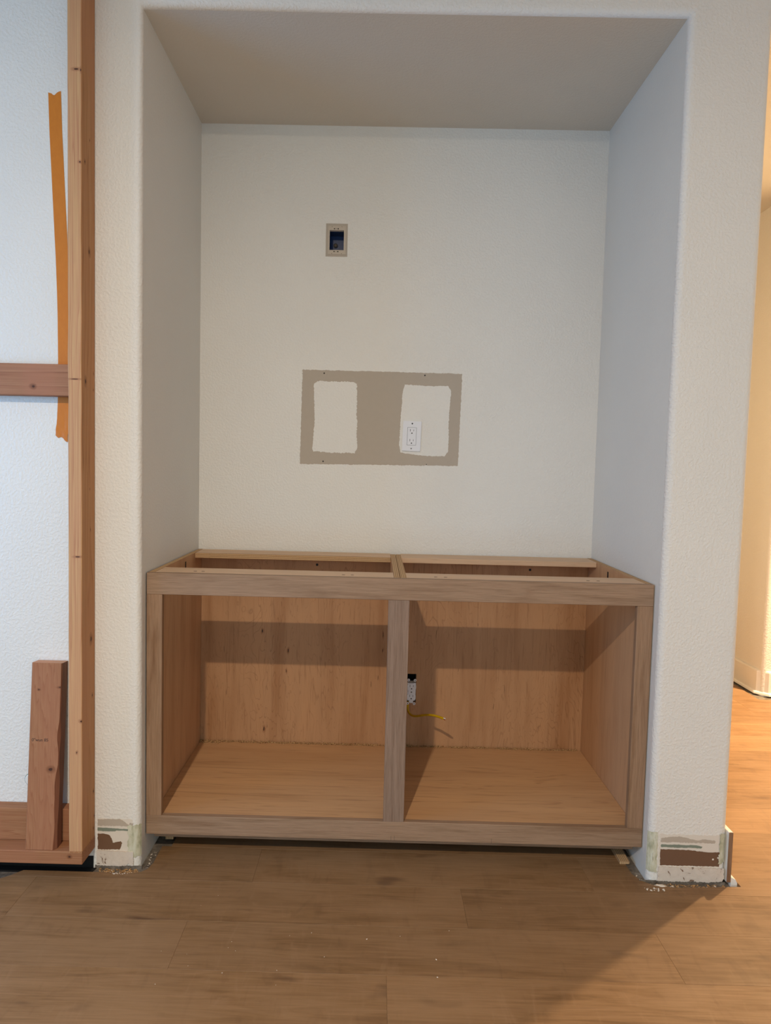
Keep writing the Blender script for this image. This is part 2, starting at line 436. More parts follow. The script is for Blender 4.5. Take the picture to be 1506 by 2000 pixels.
# front plane of the partition wall
for q in [(XL, -R, ZF, H+R), (W+R, XC-R, ZF, H+R), (XL, XC-R, H+R, ZC)]:
    a, b, c, d = q; polys.append([(a, 0, c), (b, 0, c), (b, 0, d), (a, 0, d)])
polys.append([(XC-R, 0, H2+R), (XR, 0, H2+R), (XR, 0, ZC), (XC-R, 0, ZC)])
fl = quadmesh('wall_back', polys, M['wall'], kind='structure')
def bull(path_fn, name):
    A = arc(); P = []
    for i in range(len(A)-1):
        p, q = path_fn(*A[i]), path_fn(*A[i+1])
        for k in range(len(p)-1): P.append([p[k], p[k+1], q[k+1], q[k]])
    o = quadmesh(name, P, M['wall'], fl)
    for p in o.data.polygons: p.use_smooth = True
    return o
bull(lambda d, y: [(-d, y, ZF), (-d, y, H+d), (W+d, y, H+d), (W+d, y, ZF)], 'rounded_corner')
bull(lambda d, y: [(XC-d, y, ZF), (XC-d, y, H2+d), (XR, y, H2+d)], 'rounded_corner')
box_h = [(.487, .541, 2.032, 2.105)]; out_h = (.822, .858, .309, .421)
wb = holed_panel('wall_niche_back', 0, W, ZF, H, D, D+.013, box_h+[out_h], M['wall'], kind='structure')
quadmesh('wall_niche_left', [[(0, R, ZF), (0, R, H), (0, D, H), (0, D, ZF)]], M['wall_smooth'], kind='structure')
quadmesh('wall_niche_right', [[(W, R, ZF), (W, D, ZF), (W, D, H), (W, R, H)]], M['wall_smooth'], kind='structure')
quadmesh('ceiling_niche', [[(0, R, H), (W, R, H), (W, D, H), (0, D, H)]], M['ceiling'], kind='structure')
quadmesh('wall_column_right', [[(XC, R, ZF), (XC, 2.9, ZF), (XC, 2.9, ZC), (XC, R, ZC)]], M['wall'], kind='structure')
quadmesh('ceiling_header', [[(XC, R, H2), (XR, R, H2), (XR, .14, H2), (XC, .14, H2)], [(XC, .14, H2), (XR, .14, H2), (XR, .14, ZC), (XC, .14, ZC)]], M['wall'], kind='structure')
# unseen side walls, added to cut ambient light from left and right
quadmesh('wall_left_added', [[(XL, -4.2, ZF), (XL, 0, ZF), (XL, 0, ZC), (XL, -4.2, ZC)]], M['wall'], kind='structure')
quadmesh('wall_right_added', [[(XR, -4.2, ZF), (XR, 0, ZF), (XR, 0, ZC), (XR, -4.2, ZC)]], M['wall'], kind='structure')
# unseen rear header, added to cut high ambient light; open below
quadmesh('header_rear_added', [[(XL, -4.2, 2.08), (XR, -4.2, 2.08), (XR, -4.2, ZC), (XL, -4.2, ZC)]], M['wall'], kind='structure')
# room ceiling
quadmesh('ceiling', [[(XL, -4.2, ZC), (XR, -4.2, ZC), (XR, 3.3, ZC), (XL, 3.3, ZC)]], M['ceiling'], kind='structure')
# hall wall with a rounded outside corner
HX, HY = 2.852, 1.722
hp = [(HX, 3.2)]+[(HX+R-R*math.cos(math.radians(t)), HY+R-R*math.sin(math.radians(t))) for t in range(0, 91, 10)]+[(XR, HY)]
P = [[(*hp[i], ZF), (*hp[i+1], ZF), (*hp[i+1], ZC), (*hp[i], ZC)] for i in range(len(hp)-1)]
ho = quadmesh('wall_hall', P, M['wall'], kind='structure')
for i, p in enumerate(ho.data.polygons): p.use_smooth = 0 < i < len(P)-1
quadmesh('wall_hall_end_added', [[(XC, 2.9, ZF), (HX+.1, 2.9, ZF), (HX+.1, 2.9, ZC), (XC, 2.9, ZC)]], M['wall'], kind='structure')  # unseen end wall, added to stop ambient light leaking in
quadmesh('wall_hall_right', [[(XR, 0, ZF), (XR, 3.2, ZF), (XR, 3.2, ZC), (XR, 0, ZC)]], M['wall'], kind='structure')
# hall baseboard: chamfered across the corner, with a shoe moulding at its foot
def offset_path(d):
    k = .414*d
    c = .030
    return [(HX-d, 2.9), (HX-d, HY+c-k*.0), (HX+c-k*.0, HY-d), (XR, HY-d)]
def molding(name, prof, parent=None, mat=None):
    P = []
    for i in range(len(prof)-1):
        a = [(*q, prof[i][1]) for q in offset_path(prof[i][0])]; b = [(*q, prof[i+1][1]) for q in offset_path(prof[i+1][0])]
        for k in range(len(a)-1): P.append([a[k], a[k+1], b[k+1], b[k]])
    return quadmesh(name, P, mat or M['trim'], parent)
bb = molding('baseboard_hall', [(0, .002), (.014, .002), (.014, .126), (.012, .133), (.004, .136), (0, .136)]); bb['kind'] = 'structure'
molding('shoe_molding', [(.0145, .018), (.019, .0165), (.024, .011), (.026, .002), (.0145, .002)], bb)

# floor: subfloor and separate planks
floor = quadmesh('floor', [[(XL, -4.2, ZF), (XR, -4.2, ZF), (XR, 3.3, ZF), (XL, 3.3, ZF)]], M['subfloor'], kind='structure')
PW = .171; G = .00012
def plank(poly):
    prism('plank', poly, -.0079, 0, M['laminate'], floor, .0004)
def rect(a, b, c, d): return [(a+G, c+G), (b-G, c+G), (b-G, d-G), (a+G, d-G)]
known = {0: [.35], -1: [-.28, .957], -2: [.21, 1.453], -3: [-.5, .737], -4: [.12, 1.36]}
rr = random.Random(3)
for row in range(-23, 18):
    ya = -.06+PW*row; yb = ya+PW
    kn = known.get(row, [rr.uniform(-.3, .9)])
    js = [k for k in kn]
    while min(js) > XL: js.append(min(js)-1.243)
    while max(js) < XR: js.append(max(js)+1.243)
    js = sorted(js)
    for a, b in zip(js[:-1], js[1:]):
        a, b = max(a, XL), min(b, XR)
        if b-a < .02: continue
        if row == -1 and b < -.2:
            if a > -1.6: plank([(a+G, ya+G), (b-G, ya+G), (b-G, yb-G), (-.362, yb-G), (-.405, -.092), (a+G, -.10)])
            else: plank(rect(a, b, ya, -.10))
            continue
        if row < 0: plank(rect(a, b, ya, yb)); continue
        if row == 0: continue
        if yb < D:
            a2, b2 = max(a, .032), min(b, W-.03)
            if b2-a2 > .03: plank(rect(a2, b2, ya, yb))
        a3 = max(a, XC+.04); b3 = min(b, XR) if ya < 1.6 else min(b, 2.80)
        if b3-a3 > .03: plank(rect(a3, b3, ya, yb))
y0, y1, ye = -.06, .111, -.032
g = G
plank([(-.362, y0+g), (.35-g, y0+g), (.35-g, y1-g), (.032, y1-g), (.034, .02), (.026, -.012), (.012, -.026), (-.02, ye), (-.335, ye)])
plank(rect(.35, 1.347, y0, y1))
plank([(1.347+g, y0+g), (2.59-g, y0+g), (2.59-g, y1-g), (XC+.04, y1-g), (XC+.04, -.018), (1.60, -.030), (1.535, -.022), (1.505, .0), (1.490, .03), (1.488, y1-g), (1.347+g, y1-g)])
plank(rect(2.59, 3.83, y0, y1)); plank(rect(3.83, XR, y0, y1))

# ---- traces left on the wall faces
patch_xz('bare_paint_patch', [(.389, 1.223), (.997, 1.229), (1.003, 1.580), (.393, 1.583)][::1], D, M['taupe'], wb, .0005, .0012, .005, 3)
patch_xz('paint_swatch', [(.440, 1.271), (.600, 1.268), (.607, 1.285), (.604, 1.40), (.602, 1.533), (.585, 1.540), (.450, 1.541), (.438, 1.53), (.442, 1.40), (.436, 1.29)], D-.0005, M['swatch'], wb, .0006, .0018, .004, 5)
patch_xz('paint_swatch', [(.776, 1.275), (.86, 1.265), (.944, 1.264), (.958, 1.285), (.957, 1.40), (.962, 1.515), (.950, 1.533), (.86, 1.531), (.785, 1.535), (.777, 1.50), (.772, 1.40), (.770, 1.30)], D-.0005, M['swatch'], wb, .0006, .0012, .004, 6)
patch_xz('bare_paint_patch', [(.474, 2.009), (.555, 2.008), (.554, 2.130), (.473, 2.130)], D, M['taupe'], wb, .0005, .0004, .006, 8).data  # replaced below around the box opening
o = [c for c in wb.children if c.name.startswith('bare_paint_patch')][-1]
bpy.data.objects.remove(o)
rb = holed_panel('bare_paint_border', .473, .555, 2.008, 2.130, D-.0005, D, box_h, M['taupe'], wb)
for i, (x, z) in enumerate([(.476, 1.571), (.861, 1.571), (.478, 1.235), (.876, 1.232)]):
    disc_y('screw_hole', x, D-.0004, z, .003 if i < 3 else .0018, .0006, M['slot'], wb, 10)
# right column foot
def wp(name, pts, mat, y=0., th=.0006, amp=.001, step=.004, seed=0, **kw): return patch_xz(name, pts, y, mat, fl, th, amp, step, seed, **kw)
wp('primer_band', [(1.555, .008), (1.755-R, .008), (1.755-R, .146), (1.555, .146)], M['primer'], th=.0004, amp=.0015, seed=11)
wp('bare_taupe_band', [(1.559, .121), (1.60, .122), (1.718, .121), (1.720, .129), (1.69, .133), (1.66, .130), (1.62, .139), (1.585, .138), (1.559, .133)], M['taupe'], y=-.0004, th=.0005, amp=.0012, seed=12)
wp('green_paint_band', [(1.560, .106), (1.68, .105), (1.683, .110), (1.66, .114), (1.62, .114), (1.56, .114)], M['green'], y=-.0004, th=.0005, amp=.0008, seed=13)
wp('brown_paper_patch', [(1.559, .050), (1.735, .050), (1.7355, .094), (1.70, .093), (1.65, .098), (1.559, .100)], M['brownpaper'], y=-.0004, th=.0005, amp=.0008, seed=14)
for x, z in [(1.716, .072), (1.731, .077)]: disc_y('paint_chip', x, -.0009, z, .003, .0004, M['plaster'], fl, 7)
wp('chipped_paint_strip', [(1.551, .003), (1.60, .002), (1.66, .004), (1.70, .002), (XC-.012, .006), (XC-.006, .014), (XC-.007, .046), (1.556, .047)], M['crusty'], th=.0045, amp=.0014, step=.003, seed=15)
for nm_, a_, b_ in (('foot_gap', 1.50, XC), ('foot_gap', -.135, .006)):
    box(nm_, a_, b_, -.0015, .0, ZF, .0025, M['subfloor'], fl, 0)
# left column foot
wp('primer_band', [(-.127, .008), (-.022, .008), (-.022, .146), (-.127, .146)], M['primer'], th=.0004, amp=.0010, seed=21)
wp('bare_taupe_band', [(-.127, .124), (-.022, .125), (-.019, .134), (-.030, .136), (-.033, .129), (-.045, .138), (-.06, .147), (-.127, .145)], M['taupe'], y=-.0004, th=.0005, amp=.0010, seed=22)
wp('green_paint_band', [(-.127, .108), (-.075, .108), (-.070, .111), (-.055, .111), (-.036, .110), (-.036, .116), (-.065, .117), (-.127, .119)], M['green'], y=-.0004, th=.0005, amp=.0006, seed=23)
wp('brown_paper_patch', [(-.127, .051), (-.062, .051), (-.057, .060), (-.053, .072), (-.058, .078), (-.066, .076), (-.082, .073), (-.085, .086), (-.092, .096), (-.108, .100), (-.127, .100)], M['brownpaper'], y=-.0004, th=.0005, amp=.0009, seed=24)
wp('chipped_paint_strip', [(-.129, .003), (-.07, .002), (-.040, .004), (-.034, .012), (-.026, .004), (-.018, .005), (-.019, .047), (-.129, .049)], M['crusty'], th=.004, amp=.0010, step=.003, seed=25)
# putty smeared over the corner beads
def bead(xsgn, x0, z0, z1, wface, seed, a_end=75):
    """strip following the bullnose at the jamb whose plane is x0; xsgn +1: wall lies to the left of the jamb"""
    prof = []
    for i in range(4): prof.append((x0-xsgn*(R+wface*(1-i/3)), -.0016))
    for t in range(15, a_end+1, 12):
        a = math.radians(90-t); rr_ = R+.0016
        prof.append((x0-xsgn*(R-rr_*math.cos(a)), R-rr_*math.sin(a)))
    rs = random.Random(seed); zs = [z0+(z1-z0)*i/14 for i in range(15)]
    bm = bmesh.new(); grid = []
    for j, z in enumerate(zs):
        row = []
        for i, (x, y) in enumerate(prof):
            e = (rs.random()-.5)
            dz = e*.006 if j in (0, 14) else 0
            dx = e*.005 if i in (0,) else 0
            row.append(bm.verts.new((x+dx, y-rs.random()*.0012, z+dz)))
        grid.append(row)
    for j in range(14):
        for i in range(len(prof)-1): bm.faces.new((grid[j][i], grid[j][i+1], grid[j+1][i+1], grid[j+1][i]))
    return from_bm('putty_smear', bm, M['putty'], fl, smooth=True)
bead(1, 0, .030, .128, .016, 1); bead(-1, W, .028, .150, .006, 2, 80)
bead(1, XC, .060, .150, .004, 3, 60)
# shoe, bare board end and caulk on the hall side of the column
tb = box('trim_1', XC+.001, XC+.014, -.008, 1.2, .006, .160, M['trim'], None, .0012, kind='structure')
tb.data.materials.append(M['bareend']); face_mats(tb, [(lambda n, c: n.y < -.7, 1)])
bm = bmesh.new(); prof = [(XC+.0145, ZF), (XC+.034, ZF), (XC+.034, .004), (XC+.029, .014), (XC+.0145, .022)]
a = [bm.verts.new((x, -.006, z)) for x, z in prof]; b = [bm.verts.new((x, 1.2, z)) for x, z in prof]
bm.faces.new(a); bm.faces.new(b[::-1])
for i in range(5): bm.faces.new((a[i], b[i], b[(i+1) % 5], a[(i+1) % 5]))
from_bm('trim_2', bm, M['trim'], None, kind='structure')
# shade in the gap under the timber frame, painted as black strips
prism('gap_shade_strip', [(-1.2, -.031), (-.150, -.031), (-.135, -.022), (-.130, -.002), (-1.2, -.002)], ZF, ZF+.002, M['gap_shade'], floor)
box('gap_shade_strip', -1.2, -.140, -.0018, 0, ZF, .030, M['gap_shade'], floor, 0)

# ------------------------------------------------------------------ base cabinet
cab = empty('base_cabinet', (.762, .33, .0), 'unfinished wooden base cabinet carcass with open front and top in the wall niche', 'cabinet')
C_ = []
YF, YK = .044, .063; ZT = .886
def cb(name, *a, **k):
    o = box(name, *a, **k); C_.append(o); return o
cb('top_rail', .003, 1.521, YF, YK, .821, ZT, M['oak_h'], bevel=.0012)
cb('bottom_rail', .003, 1.521, YF, YK, .077, .136, M['oak_h'], bevel=.0012)
cb('stile', .003, .050, YF, YK, .1362, .8208, M['oak_v'], bevel=.001)
cb('stile', 1.474, 1.521, YF, YK, .1362, .8208, M['oak_v'], bevel=.001)
cb('center_stile', .730, .793, YF, YK, .1362, .8208, M['oak_m'], bevel=.001)
YB = .608
for a, b in ((.004, .020), (1.504, 1.520)):
    o = cb('side_panel', a, b, YK+.0003, .627, .078, ZT, M['maple_side'], bevel=.0006)
    o.data.materials.append(M['ply_x']); face_mats(o, [(lambda n, c: n.z > .7, 1)])
for a, b in ((.7455, .7640), (.7655, .7840)):
    o = cb('partition_panel', a, b, YK+.0003, YB-.0005, .1345, ZT-.0005, M['maple_side'], bevel=.0005)
    o.data.materials.append(M['ply_x']); face_mats(o, [(lambda n, c: n.z > .7, 1)])
o = cb('bottom_panel', .0205, 1.5035, YK+.0003, YB-.0005, .1165, .134, M['maple_floor'], bevel=.0005)
bp = holed_panel('back_panel', .0205, 1.5035, .0575, ZT-.02, YB, YB+.012, [out_h], M['maple_back']); C_.append(bp)
cb('apron', .0205, 1.5035, .066, .084, .057, .116, M['oak_h'], bevel=.001)
cb('rear_cleat', .0205, 1.5035, .585, .6065, .057, .116, M['oak_h'], bevel=.001)
for i, (a, b) in enumerate(((.0205, .7452), (.7843, 1.5035))):
    cb('front_stretcher', a, b, YK+.0003, .163, ZT-.0195, ZT-.0008, M['maple_solid'], bevel=.0006)
    o = cb('back_stretcher', a, b, .512, .627, ZT-.0195, ZT-.0004, M['maple_solid'], bevel=.0012)
    if i == 0:
        o.data.materials.append(M['ply_z']); face_mats(o, [(lambda n, c: n.y < -.7, 1)])
        for k in ():
            pass
for x in (.135, .159, .591, .618, .874, .904, 1.340, 1.371):
    bm = bmesh.new(); bmesh.ops.create_cone(bm, cap_ends=True, segments=12, radius1=.0055, radius2=.0055, depth=.0004, matrix=Matrix.Translation((x, .097, ZT-.0006)) @ Matrix.Diagonal((1, .7, 1, 1)))
    C_.append(from_bm('pocket_screw', bm, M['graph']))
for x in (.465, 1.282): C_.append(disc_y('screw', x, YB, .838, .005, .0015, M['slot'], None, 12))
for x, s in ((.0204, 1), (1.5036, -1)):
    C_.append(box('pocket_slot', min(x, x+s*.0004), max(x, x+s*.0004), .386, .398, .845, .870, M['slot'], None, 0))
# pencil tick marks on the apron
for x in (.755, .765, 1.062): C_.append(box('pencil_mark', x, x+.0012, YF-.0002, YF, .077, .092, M['graph'], None, 0))
reparent(cab, C_)
# wedges that hold the cabinet off the floor
def wedge(name, x0, x1, y0, y1, zf, zb, label):
    bm = bmesh.new()
    v = [bm.verts.new(p) for p in ((x0, y0, 0), (x1, y0, 0), (x1, y1, 0), (x0, y1, 0), (x0, y0, zf), (x1, y0, zf), (x1, y1, zb), (x0, y1, zb))]
    for f in ((3, 2, 1, 0), (4, 5, 6, 7), (0, 1, 5, 4), (2, 3, 7, 6), (1, 2, 6, 5), (3, 0, 4, 7)): bm.faces.new([v[i] for i in f])
    o = from_bm(name, bm, M['ply_x']); o['label'] = label; o['category'] = 'shim'; return o
wedge('plywood_shim', 1.472, 1.502, .082, .60, .008, .0568, 'plywood shim poking out from under the right end of the cabinet')
wedge('plywood_shim', .030, .055, .150, .60, .012, .0568, 'shim in the dark gap under the left end of the cabinet')

# sawdust along the back of the cabinet floor
bm = bmesh.new(); rs = random.Random(5)
for i in range(1500):
    left = rs.random() < .62
    x = rs.uniform(.024, .74) if left else rs.uniform(.79, 1.49)
    if left and rs.random() < .2: x = rs.uniform(.022, .10)
    sp = .010 if not left or x > .1 else .022
    y = YB-.0035-abs(rs.gauss(0, .3))*sp; s = rs.uniform(.0012, .0034)
    y = min(y, YB-.0030)
    z = .1342+s*.5+rs.random()**1.5*.007*(1-min(1, (YB-y)/.012))
    bmesh.ops.create_cube(bm, size=s, matrix=Matrix.Translation((x, y, z)) @ Matrix.Rotation(rs.random()*3, 4, 'Z') @ Matrix.Rotation(rs.random()*3, 4, 'X'))
o = from_bm('sawdust', bm, M['sawdust'], kind='stuff'); o['label'] = 'line of sawdust along the back edge of the cabinet floor'; o['category'] = 'sawdust'
# crumbs at the two wall feet and specks on the planks
def crumbs(name, spots, n, smin, smax, label, seed):
    bm = bmesh.new(); rs = random.Random(seed)
    for i in range(n):
        x0, x1, y0_, y1_, z = rs.choice(spots); s = rs.uniform(smin, smax)*(.5+rs.random())
        bmesh.ops.create_icosphere(bm, subdivisions=1, radius=s, matrix=Matrix.Translation((rs.uniform(x0, x1), rs.uniform(y0_, y1_), z+s*.5)) @ Matrix.Rotation(rs.random()*6, 4, 'Z') @ Matrix.Diagonal((1.5, .9, .6, 1)))
    o = from_bm(name, bm, M['plaster'], kind='stuff'); o['label'] = label; o['category'] = 'debris'; return o
crumbs('plaster_crumbs', [(1.545, 1.62, -.026, -.010, ZF), (1.56, 1.74, -.022, -.008, ZF), (1.495, 1.535, -.02, .02, ZF), (1.50, 1.56, -.05, -.032, 0), (1.48, 1.515, .0, .04, ZF)], 120, .0006, .0024, 'plaster crumbs scattered at the foot of the right wall column', 9)
crumbs('plaster_crumbs', [(-.10, .0, -.028, -.008, ZF), (-.10, .01, -.031, -.02, ZF), (-.07, -.02, -.040, -.034, 0), (.008, .026, -.01, .09, ZF)], 70, .0006, .0020, 'plaster crumbs along the floor edge at the foot of the left wall column', 10)
crumbs('paint_specks', [(-.2, 1.4, -.5, -.07, 0)], 22, .0006, .0012, 'tiny white specks scattered over the floor planks in front of the cabinet', 12)
for sp_, lb_, sd_ in (([(1.53, 1.75, -.018, -.004, ZF)], 'tan gypsum and wood crumbs in the floor gap under the right wall column', 31), ([(-.12, -.0, -.02, -.004, ZF)], 'tan crumbs in the floor gap under the left wall column', 32)):
    o = crumbs('gypsum_crumbs', sp_, 130, .0008, .0026, lb_, sd_); o.data.materials[0] = M['sawdust']
# a lump of caulk where the right jamb meets the floor
bm = bmesh.new(); bmesh.ops.create_icosphere(bm, subdivisions=3, radius=1, matrix=Matrix.Translation((1.556, -.022, -.006)) @ Matrix.Diagonal((.022, .010, .008, 1)))
for v in bm.verts: v.co += Vector((noise.noise(v.co*120), noise.noise(v.co*120+Vector((9, 0, 0))), .4*noise.noise(v.co*120+Vector((0, 9, 0)))))*.004
o = from_bm('caulk_lump', bm, M['plaster'], smooth=True); o['label'] = 'white smear of dried caulk on the floor at the right niche corner'; o['category'] = 'caulk'

# ------------------------------------------------------------------ electrical things
# low voltage box
lv = empty('electrical_box', (.514, D, 2.068), 'blue electrical box with pale mounting frame recessed high in the niche back wall', 'electrical box')
E_ = []
fr = holed_panel('mounting_frame', .481, .549, 2.016, 2.121, D-.0022, D-.0006, [(.487, .541, 2.032, 2.105), (.5025, .5075, 2.1085, 2.1125), (.5165, .5215, 2.1085, 2.1125), (.5025, .5075, 2.0245, 2.0285), (.5165, .5215, 2.0245, 2.0285)], M['offwhite']); E_.append(fr)
for x, z in ((.505, 2.1105), (.519, 2.1105), (.505, 2.0265), (.519, 2.0265)):
    E_.append(box('slot', x-.0025, x+.0025, D-.0014, D-.0009, z-.002, z+.002, M['slot'], None, 0))
for x, z in ((.512, 2.1105), (.512, 2.0265), (.496, 2.118), (.533, 2.118), (.496, 2.019), (.533, 2.019)):
    E_.append(disc_y('screw', x, D-.0022, z, .0013, .0005, M['graph'], None, 8))
x0, x1, z0, z1 = .4865, .5415, 2.0315, 2.1055
def open_box(name, x0, x1, z0, z1, ya, yb, mat, t=.0025):
    bm = bmesh.new()
    for q in ((x0, x1, yb-t, yb, z0, z1), (x0, x0+t, ya, yb-t, z0, z1), (x1-t, x1, ya, yb-t, z0, z1), (x0+t, x1-t, ya, yb-t, z0, z0+t), (x0+t, x1-t, ya, yb-t, z1-t, z1)): add_box(bm, *q)
    return from_bm(name, bm, mat)
E_.append(open_box('box_shell', x0-.004, x1+.004, z0-.004, z1+.004, D+.0135, D+.075, M['blue']))
# round knockout with a pale centre on the box floor, and two wire tabs
bm = bmesh.new()
bmesh.ops.create_cone(bm, cap_ends=True, segments=24, radius1=.0085, radius2=.0085, depth=.004, matrix=Matrix.Translation((.5055, D+.070, 2.071)) @ Matrix.Rotation(math.pi/2, 4, 'X'))
E_.append(from_bm('knockout_ring', bm, M['black']))
bm = bmesh.new()
bmesh.ops.create_cone(bm, cap_ends=True, segments=20, radius1=.0045, radius2=.0045, depth=.003, matrix=Matrix.Translation((.5055, D+.067, 2.071)) @ Matrix.Rotation(math.pi/2, 4, 'X'))
E_.append(from_bm('knockout', bm, M['graph']))
reparent(lv, E_)

# wall outlet with cover plate, tilted a little
def tilt(objs, cx, cz, ang):
    m = Matrix.Translation((cx, 0, cz)) @ Matrix.Rotation(ang, 4, 'Y') @ Matrix.Translation((-cx, 0, -cz))
    for o in objs: o.data.transform(m)
wo = empty('wall_outlet', (.8165, D, 1.339), 'white wall outlet with rectangular cover plate in the right white patch of the niche wall', 'outlet')
O_ = []
cx, cz = .8165, 1.339; yw = D-.0012
def plate(name, P, yf, yb, mat, hole=None, bev=.0008):
    bm = bmesh.new(); f = [bm.verts.new((x, yf, z)) for x, z in P]; b = [bm.verts.new((x, yb, z)) for x, z in P]
    fc = bm.faces.new(f); bm.faces.new(b[::-1]); n = len(P)
    for i in range(n): bm.faces.new((f[i], b[i], b[(i+1) % n], f[(i+1) % n]))
    if bev: bmesh.ops.bevel(bm, geom=list(fc.edges), offset=bev, segments=2, affect='EDGES')
    return from_bm(name, bm, mat)
O_.append(plate('cover_plate', rrect(cx, cz, .070, .114, .002), yw-.006, yw, M['plastic'], bev=.002))
O_.append(plate('gasket_line', rrect(cx, cz-.001, .0345, .0685, .001), yw-.0063, yw-.0058, M['slot'], bev=0))
O_.append(plate('receptacle', rrect(cx, cz-.001, .0328, .0668, .001), yw-.0078, yw-.006, M['plastic'], bev=.0005))
yy = yw-.0078
def sockets(cx, cz, yy, L):
    L.append(box('slot', cx-.0072, cx-.0056, yy-.0002, yy+.0006, cz+.0005, cz+.0095, M['slot'], None, 0))
    L.append(box('slot', cx+.0056, cx+.0070, yy-.0002, yy+.0006, cz+.0015, cz+.0085, M['slot'], None, 0))
    L.append(disc_y('ground_hole', cx, yy+.0002, cz-.006, .0026, .0004, M['slot'], None, 12))
sockets(cx, cz+.017, yy, O_); sockets(cx, cz-.021, yy, O_)
for z, m in ((cz+.0475, 'steel'), (cz-.0475, 'steel')): O_.append(disc_y('screw', cx, yw-.0058, z, .0030, .0008, M['slot' if z > cz else 'steel'], None, 12))
tilt(O_, cx, cz, math.radians(1.3)); reparent(wo, O_)

# duplex receptacle without a plate at the back of the cabinet
do = empty('duplex_receptacle', (.839, YB, .36), 'white duplex receptacle without cover plate hanging in a black box behind the center stile', 'outlet')
Q = []; cx = .8395; yf = YB-.010
def duplex_face(cz): return plate('receptacle_face', rrect(cx, cz, .0345, .0285, .010, 4), yf-.004, yf+.001, M['plastic'], bev=.0008)
Q.append(open_box('black_box', out_h[0]-.003, out_h[1]+.003, out_h[2]-.003, out_h[3]+.003, D+.0135, D+.06, M['black']))
Q.append(box('receptacle_body', cx-.0165, cx+.0165, yf, yf+.026, .322, .388, M['plastic'], None, .001))
for cz in (.3725, .3335): Q.append(duplex_face(cz)); sockets(cx, cz, yf-.004, Q)
Q.append(box('bridge', cx-.011, cx+.011, yf-.003, yf, .345, .361, M['plastic'], None, .0006))
Q.append(disc_y('screw', cx, yf-.003, .353, .003, .0008, M['steel'], None, 10))
for s, zc in ((1, .388), (-1, .318)):
    Q.append(box('mounting_strap', cx-.008, cx+.008, yf, yf+.0015, min(zc, zc+s*.009), max(zc, zc+s*.009), M['plastic' if s < 0 else 'steel'], None, .0004))
    for xx in (-.0125, .0125):
        z_ = zc+s*.011
        Q.append(disc_y('mounting_ear', cx+xx, yf+.001, z_, .0055, .0015, M['plastic'], None, 14))
        Q.append(disc_y('ear_hole', cx+xx, yf-.0005, z_, .0018, .0004, M['slot'], None, 8))
tilt(Q[1:], cx, .35, math.radians(1)); reparent(do, Q)

# yellow cable
CAB = [(.830, .607, .312), (.826, .600, .296), (.826, .580, .286), (.834, .555, .279), (.852, .522, .284), (.881, .485, .307), (.910, .450, .320), (.930, .425, .324), (.946, .409, .323)]
ye_ = tube('power_cable', CAB, .0044, M['cable'])
pc = empty('yellow_cable', (.830, YB, .30), 'short yellow power cable stub curling out below the receptacle in the cabinet', 'cable')
ye_.name = 'jacket'
e1 = tube('wire_end', [(.9455, .4096, .3212), (.949, .406, .3205), (.9515, .404, .3200)], .0018, M['copper'])
e2 = tube('wire_end', [(.9455, .4096, .3250), (.949, .406, .3250), (.9515, .404, .3248)], .0018, M['plastic'])
reparent(pc, [ye_, e1, e2])

# ------------------------------------------------------------------ timber framing on the left
tf = empty('timber_frame', (-.15, -.045, .057), 'bare softwood framing fixed to the wall, with upright stud, flat bottom plate and cross brace', 'timber frame')
T = []
bm = bmesh.new(); add_box(bm, -.1715, -.1335, -.0890, -.0015, .0955, 2.715, 0)
es = [e for e in bm.edges if abs(e.verts[0].co.z-e.verts[1].co.z) > 1]
bmesh.ops.bevel(bm, geom=es, offset=.0028, segments=3, affect='EDGES', profile=.5)
es = [e for e in bm.edges if abs(e.verts[0].co.z-e.verts[1].co.z) > 1]
bmesh.ops.subdivide_edges(bm, edges=es, cuts=70)
for v in bm.verts:
    z = v.co.z; v.co.x += .006*(z-.1)/2.35-.0015
    if v.co.y < -.05:                                  # slightly wavy arris
        v.co.x += .0012*noise.noise(Vector((v.co.x*6, 0, z*9)))
st = from_bm('stud', bm, [M['fir_stud'], M['fir_stud_side']], smooth=False); T.append(st)
face_mats(st, [(lambda n, c: abs(n.x) > .75, 1)])
pt = box('bottom_plate', -1.25, -.1345, -.090, -.0015, .057, .0952, M['fir_plate'], None, .0022, 2); T.append(pt)
T.append(box('cross_brace', -1.25, -.1735, -.0385, -.0015, 1.398, 1.487, M['fir_brace'], None, .0025, 2))
T.append(box('edge_board', -1.25, -.1760, -.0385, -.0015, .0956, .1925, M['fir_edge'], None, .0025, 2))
def stamp(txt, size, loc, rot, parent_list, name='grade_stamp', mat='ink'):
    cu = bpy.data.curves.new(name, 'FONT'); cu.body = txt; cu.size = size; cu.extrude = 0.00012; cu.align_x = 'CENTER'; cu.align_y = 'CENTER'
    o = bpy.data.objects.new(name, cu); me = bpy.data.meshes.new_from_object(o); bpy.data.objects.remove(o)
    me.materials.clear(); me.materials.append(M[mat]); o = link(bpy.data.objects.new(name, me))
    me.transform(Matrix.Translation(loc) @ rot); parent_list.append(o); return o
# faint print on the side of the stud (faces +x)
rx = Matrix.Rotation(math.pi/2, 4, 'Z') @ Matrix.Rotation(math.pi/2, 4, 'X')
stamp('108 985', .010, (-.1337, -.040, .926), rx, T, mat='graph')
for i in range(9):                                      # torn fibres under the stud end
    x = -.171+i*.0042; T.append(box('wood_fibre', x, x+.0016, -.0915, -.0895, .0925+random.random()*.002, .0965, M['fir_stud'], None, 0))
reparent(tf, T)

